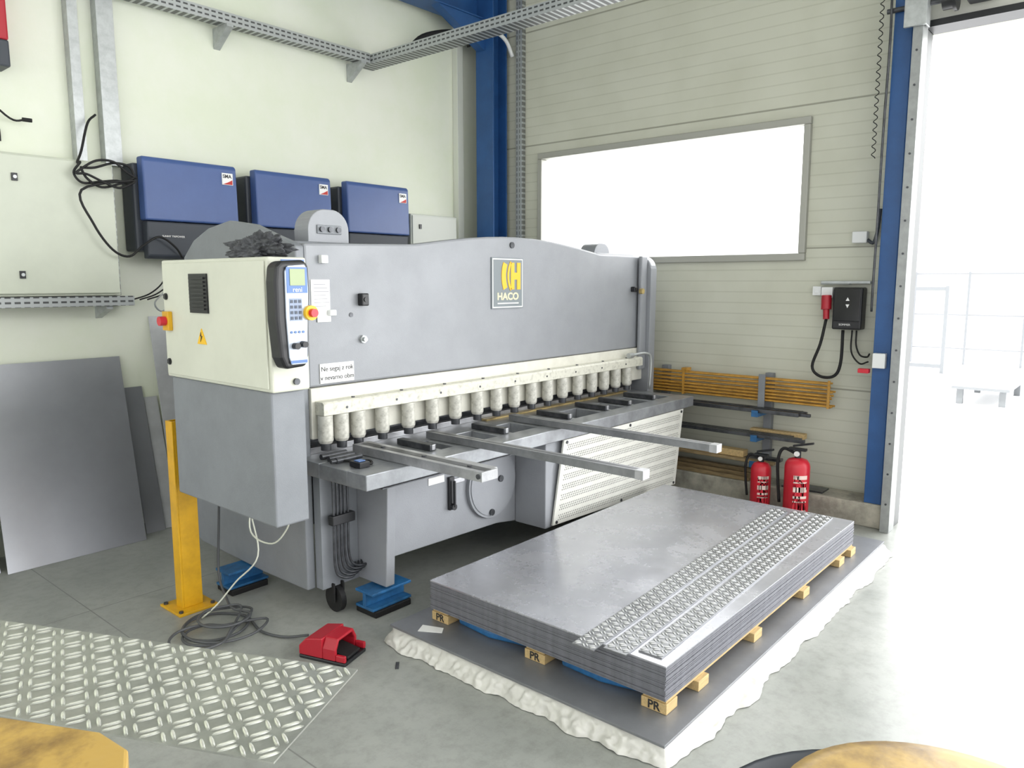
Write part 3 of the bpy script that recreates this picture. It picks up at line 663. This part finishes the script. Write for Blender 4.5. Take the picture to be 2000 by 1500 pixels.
strip(2.42,1.37,1.445,2.20,.10,ZS+.0005,'narrow aluminium checker plate strip on the sheet stack')

# ---------------- big checker plate + trestle
ang=math.atan2(.93,-.457)
M=Matrix.Translation((1.026,1.350,.80))@Matrix.Rotation(ang,4,'Z')
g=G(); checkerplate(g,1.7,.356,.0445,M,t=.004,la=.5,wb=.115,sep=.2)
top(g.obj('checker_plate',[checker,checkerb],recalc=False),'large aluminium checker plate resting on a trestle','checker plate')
T=empty('trestle',(.6,1.9,0)); top(T,'low wooden trestle carrying the checker plate','trestle')
MT=M@Matrix.Translation((0,0,-.80))
G().box(.25,1.6,.14,.22,.70,.799,0,MT).obj('beam',woodd,T)
for lx in (1.15,1.5):
    G().box(lx-.03,lx+.03,.06,.11,0,.72,0,MT).obj('leg',woodd,T)
    G().box(lx-.03,lx+.03,.25,.30,0,.72,0,MT).obj('leg',woodd,T)
    G().box(lx-.03,lx+.03,.06,.30,.65,.70,0,MT).obj('crossbar',woodd,T)
T=empty('worn_stand',(.3,1.38,0)); top(T,'worn yellow-brown stand with a flat chamfered top','stand')
poly=[(.377,1.574),(.478,1.381),(.488,1.29),(.455,1.215),(.35,1.15),(.15,1.2),(.05,1.35),(.15,1.55)]
G().prism(poly,'z',.86,.90).obj('stand_top',[gold],T,bevel=.006)
G().prism([(.3+(x-.3)*1.02,1.38+(y-1.38)*1.02) for x,y in poly],'z',.815,.859).obj('stand_rim',mat('green_black_paint',(84,92,62),.6,0,0,30,dark=(40,44,34)),T,bevel=.004)
G().cyl((.28,1.37,0),(.28,1.37,.814),.04).cyl((.28,1.37,0),(.28,1.37,.02),.16).obj('stand_column',darkm,T)
T=empty('round_stool',(1.17,.145,0)); top(T,'round stool with a worn golden-yellow seat and grey rim','stool')
G().lathe((1.17,.145,0),[(0,.90),(.23,.90),(.26,.892),(.27,.875),(.26,.85),(0,.85)],n=48).obj('seat',gold,T,recalc=True)
G().lathe((1.12,.20,0),[(0,.80),(.25,.80),(.30,.845),(.305,.848),(.29,.83),(0,.81)],n=48).obj('seat_rim',invd,T)
G().cyl((1.161,.15,0),(1.161,.15,.80),.03).cyl((1.161,.15,0),(1.161,.15,.02),.2).obj('stool_column',darkm,T)

# ---------------- right wall equipment
JB=empty('junction_box',(5.72,1.65,2.0)); top(JB,'small grey junction box with corrugated conduit','junction box')
G().box(5.69,5.749,1.60,1.70,1.97,2.05).obj('box_body',white,JB,bevel=.006)
G().tube([(5.71,1.60,1.99),(5.71,1.56,1.97),(5.715,1.54,2.05),(5.72,1.53,2.2)],.012).obj('conduit',invd,JB)
D=empty('door_controller',(5.7,1.69,1.36)); top(D,'black door control box mounted on the panel wall','control box')
G().box(5.64,5.749,1.59,1.79,1.36,1.66).obj('controller_body',black,D,bevel=.012)
G().box(5.632,5.64,1.60,1.78,1.42,1.65).obj('controller_cover',mat('gloss_black',(16,17,20),.15),D,bevel=.004)
G().prism([(1.672,1.565),(1.698,1.565),(1.685,1.59)],'x',5.630,5.632).obj('arrow_button',print_w,D)
G().prism([(1.672,1.54),(1.698,1.54),(1.685,1.515)],'x',5.630,5.632).obj('arrow_button',print_w,D)
text('SOMMER',.02,(5.639,1.70,1.395),'-x',print_w,D)
top(G().box(5.70,5.749,1.56,1.90,1.685,1.705).box(5.69,5.749,1.70,1.90,1.68,1.684).obj('cable_trunking',galv,bevel=.002),'short metal cable trunking above the door controller','trunking')
top(G().box(5.71,5.749,1.90,1.96,1.60,1.665).box(5.705,5.71,1.915,1.945,1.615,1.65).obj('wall_switch',white,bevel=.004),'small white wall switch','switch')
PG=empty('power_plug',(5.68,1.83,1.5)); top(PG,'red industrial power plug with black cable loop','power plug')
G().cyl((5.69,1.85,1.60),(5.68,1.845,1.50),.036,n=20).cyl((5.68,1.845,1.50),(5.675,1.84,1.43),.022,n=16).box(5.69,5.749,1.81,1.89,1.58,1.66,1).obj('plug_body',[redp,white],PG,bevel=.003)
G().tube([(5.675,1.84,1.43),(5.67,1.87,1.25),(5.67,1.92,1.08),(5.67,1.86,1.01),(5.67,1.76,1.02),(5.67,1.72,1.12),(5.68,1.72,1.355)],.011).obj('plug_cable',rubber,PG)
top(G().tube([(5.69,1.63,1.355),(5.70,1.63,1.25),(5.70,1.6,1.18),(5.69,1.55,1.17),(5.6,1.51,1.2)],.006).tube([(5.69,1.66,1.355),(5.7,1.66,1.2),(5.7,1.6,1.12),(5.65,1.53,1.14)],.006).obj('control_cable',rubber),'thin black control cables below the controller','cable')
top(G().box(5.45,5.499,1.37,1.45,1.12,1.22).box(5.45,5.499,1.47,1.54,1.08,1.11,1).obj('pull_switch',[white,red],bevel=.004),'small white limit box with red pull switch on the column','switch')
RK=empty('storage_rack',(5.65,2.6,.17)); top(RK,'wall storage rack with grey uprights and blue arms','rack')
for y in (2.25,3.15,4.2):
    G().box(5.69,5.745,y-.03,y+.03,.171,1.0).obj('upright',machd,RK,bevel=.003)
    for zz in (.30,.50,.69): G().box(5.44,5.69,y-.025,y+.025,zz,zz+.03).box(5.44,5.45,y-.025,y+.025,zz+.03,zz+.05).obj('rack_arm',blueb,RK,bevel=.002)
G().box(5.575,5.59,2.235,2.285,.72,1.0).obj('front_stop',machd,RK,bevel=.002)
g=G()
for i,zz in enumerate((.80,.825,.85,.875,.905,.935,.965)):
    y0=1.74+.012*((i*7)%4)
    g.cyl((5.605,y0,zz),(5.605,3.6,zz),.0075,n=8); g.cyl((5.66,y0,zz),(5.66,3.6,zz),.0075,n=8)
for y in (1.76,2.92): g.box(5.594,5.602,y,y+.018,.785,.99); g.box(5.602,5.676,y,y+.012,.785,.797)
g.box(5.60,5.675,2.90,2.95,.975,1.0)
top(g.obj('orange_railing_section',orange,bevel=.0),'orange-yellow tubular railing sections stacked on the wall rack','railing')
def bar(x,y0,y1,z0,h,w,m,lbl='long dark steel bar stored on the wall rack',nm='steel_bar',cat='steel bar',grp='bars on the wall rack'):
    top(G().box(x,x+w,y0,y1,z0,z0+h).obj(nm,m,bevel=.003),lbl,cat,grp)
for i,(x,y0) in enumerate(((5.46,1.93),(5.50,1.86),(5.545,1.9),(5.60,1.95))): bar(x,y0,4.6,.721,.024 if i%2 else .03,.028,darkm)
for i,(x,y0) in enumerate(((5.46,1.88),(5.51,1.92),(5.56,2.0))): bar(x,y0,4.5,.531,.025,.035,darkm)
bar(5.61,1.93,2.35,.531,.04,.06,wood,'short pine timber offcut on the rack','timber_offcut','timber','timber on the rack')
for i,(x,y0) in enumerate(((5.46,2.1),(5.53,2.2),(5.61,2.1))): bar(x,y0,4.0,.331,.022,.06,darkm if i else woodd,'flat bar and plank stored low on the rack','plank','plank','planks on the rack')
bar(5.5,2.35,4.0,.354,.05,.09,wood,'pine timber plank stored low on the rack','timber_plank','timber','timber on the rack')
for i in range(3): bar(5.50+i*.06,2.3-.05*i,4.0,.171,.03+.02*i,.045,woodd,'weathered timber batten lying on the concrete curb','timber_batten','timber','battens on the curb')
top(G().box(5.52,5.67,1.75,2.05,.171,.183).obj('metal_offcut',darkm,bevel=.002),'flat metal offcut lying on the curb','offcut')
labm=mat('label_print',(235,210,200),.5)
def ext(x,y,s,lbl):
    X=empty('fire_extinguisher',(x,y,0))
    r=.082*s; h=.44*s
    G().lathe((x,y,0),[(0,.012),(r*.9,.012),(r,.02),(r,h-.06),(r*.94,h-.035),(r*.75,h-.012),(r*.35,h),(0,h)],n=32).obj('cylinder_body',red,X)
    G().lathe((x,y,0),[(0,0),(r*.95,0),(r*.95,.03),(r*.8,.03)],n=32).obj('base_ring',rubber,X)
    g=G(); g.cyl((x,y,h),(x,y,h+.05*s),.02*s,n=14); g.box(x-.02,x+.02,y-.055*s,y+.06*s,h+.05*s,h+.068*s)
    MM=Matrix.Translation((x,y,h+.06*s))@Matrix.Rotation(math.radians(-14),4,'X')
    g.box(-.012,.012,-.11*s,.03,.02,.034,0,MM); g.cyl((x-.03,y,h+.03*s),(x-.02,y,h+.03*s),.018*s,n=14,m=1)
    g.obj('valve_handle',[black,print_w],X,bevel=.003)
    G().tube([(x,y+.02,h+.03*s),(x,y+.10*s,h+.05*s),(x-.01,y+.13*s,h-.03),(x-.01,y+.125*s,h*.6),(x-.01,y+.11*s,.12)],.011*s).obj('hose',rubber,X)
    g=G(); zs=[.16,.22,.34,.36,.40,.44,.50,.58,.64,.66,.70,.76]
    for zi in range(len(zs)-1):
        n=8
        for i in range(n):
            t0=math.radians(185+65*i/n);t1=math.radians(185+65*(i+1)/n); q=r+.0012; a0,a1=h*zs[zi],h*zs[zi+1]
            g.face([(x+q*math.cos(t0),y+q*math.sin(t0),a0),(x+q*math.cos(t1),y+q*math.sin(t1),a0),(x+q*math.cos(t1),y+q*math.sin(t1),a1),(x+q*math.cos(t0),y+q*math.sin(t0),a1)],zi%2,True)
    o=g.obj('printed_label',[labm,red],X)
    bm=bmesh.new(); bm.from_mesh(o.data); bmesh.ops.remove_doubles(bm,verts=bm.verts,dist=1e-5); bm.to_mesh(o.data); bm.free()
    top(X,lbl,'fire extinguisher','fire extinguishers by the wall')
ext(5.30,1.86,1.05,'taller red fire extinguisher with black hose'); ext(5.32,2.13,.88,'shorter red fire extinguisher with black hose')

for (x,y,a,w) in ((2.75,2.83,.3,.05),(3.3,2.78,1.2,.05),(2.08,2.45,.8,.03)):
    top(G().box(-w,w,-.008,.008,0,.003,0,Matrix.Translation((x,y,0))@Matrix.Rotation(a,4,'Z')).obj('metal_strip',darkm),'thin dark metal strip offcut on the floor','offcut','offcuts on the floor')
top(G().prism([(2.25,2.50),(2.31,2.40),(2.35,2.43),(2.31,2.53)],'z',.0845,.086).obj('paper_scrap',print_w),'torn white paper scrap on the base sheet','paper')

# ---------------- light
W=bpy.data.worlds.new('World'); S.world=W; W.use_nodes=True; nt=W.node_tree
bg=nt.nodes['Background']; tc=nt.nodes.new('ShaderNodeTexCoord'); sp=nt.nodes.new('ShaderNodeSeparateXYZ'); nt.links.new(tc.outputs['Generated'],sp.inputs[0])
mr=nt.nodes.new('ShaderNodeMapRange'); mr.inputs['From Min'].default_value=-.1; mr.inputs['From Max'].default_value=.5; mr.inputs['To Min'].default_value=2.0; mr.inputs['To Max'].default_value=8.0
nt.links.new(sp.outputs['X'],mr.inputs['Value']); nt.links.new(mr.outputs[0],bg.inputs['Strength']); bg.inputs[0].default_value=(.99,.995,1,1)
sl=bpy.data.lights.new('sun','SUN'); sl.energy=3; sl.angle=.1
so=bpy.data.objects.new('sun',sl); so.rotation_euler=(0,math.radians(-35),0); so.location=(0,0,10); C.objects.link(so)

cam=bpy.data.cameras.new('camera'); cam.sensor_width=36; cam.lens=1475/2000*36; cam.clip_end=200
co=bpy.data.objects.new('camera',cam); co.location=(0,0,1.7); co.rotation_euler=(math.radians(90-7.72),0,math.radians(-49.5)); C.objects.link(co); S.camera=co
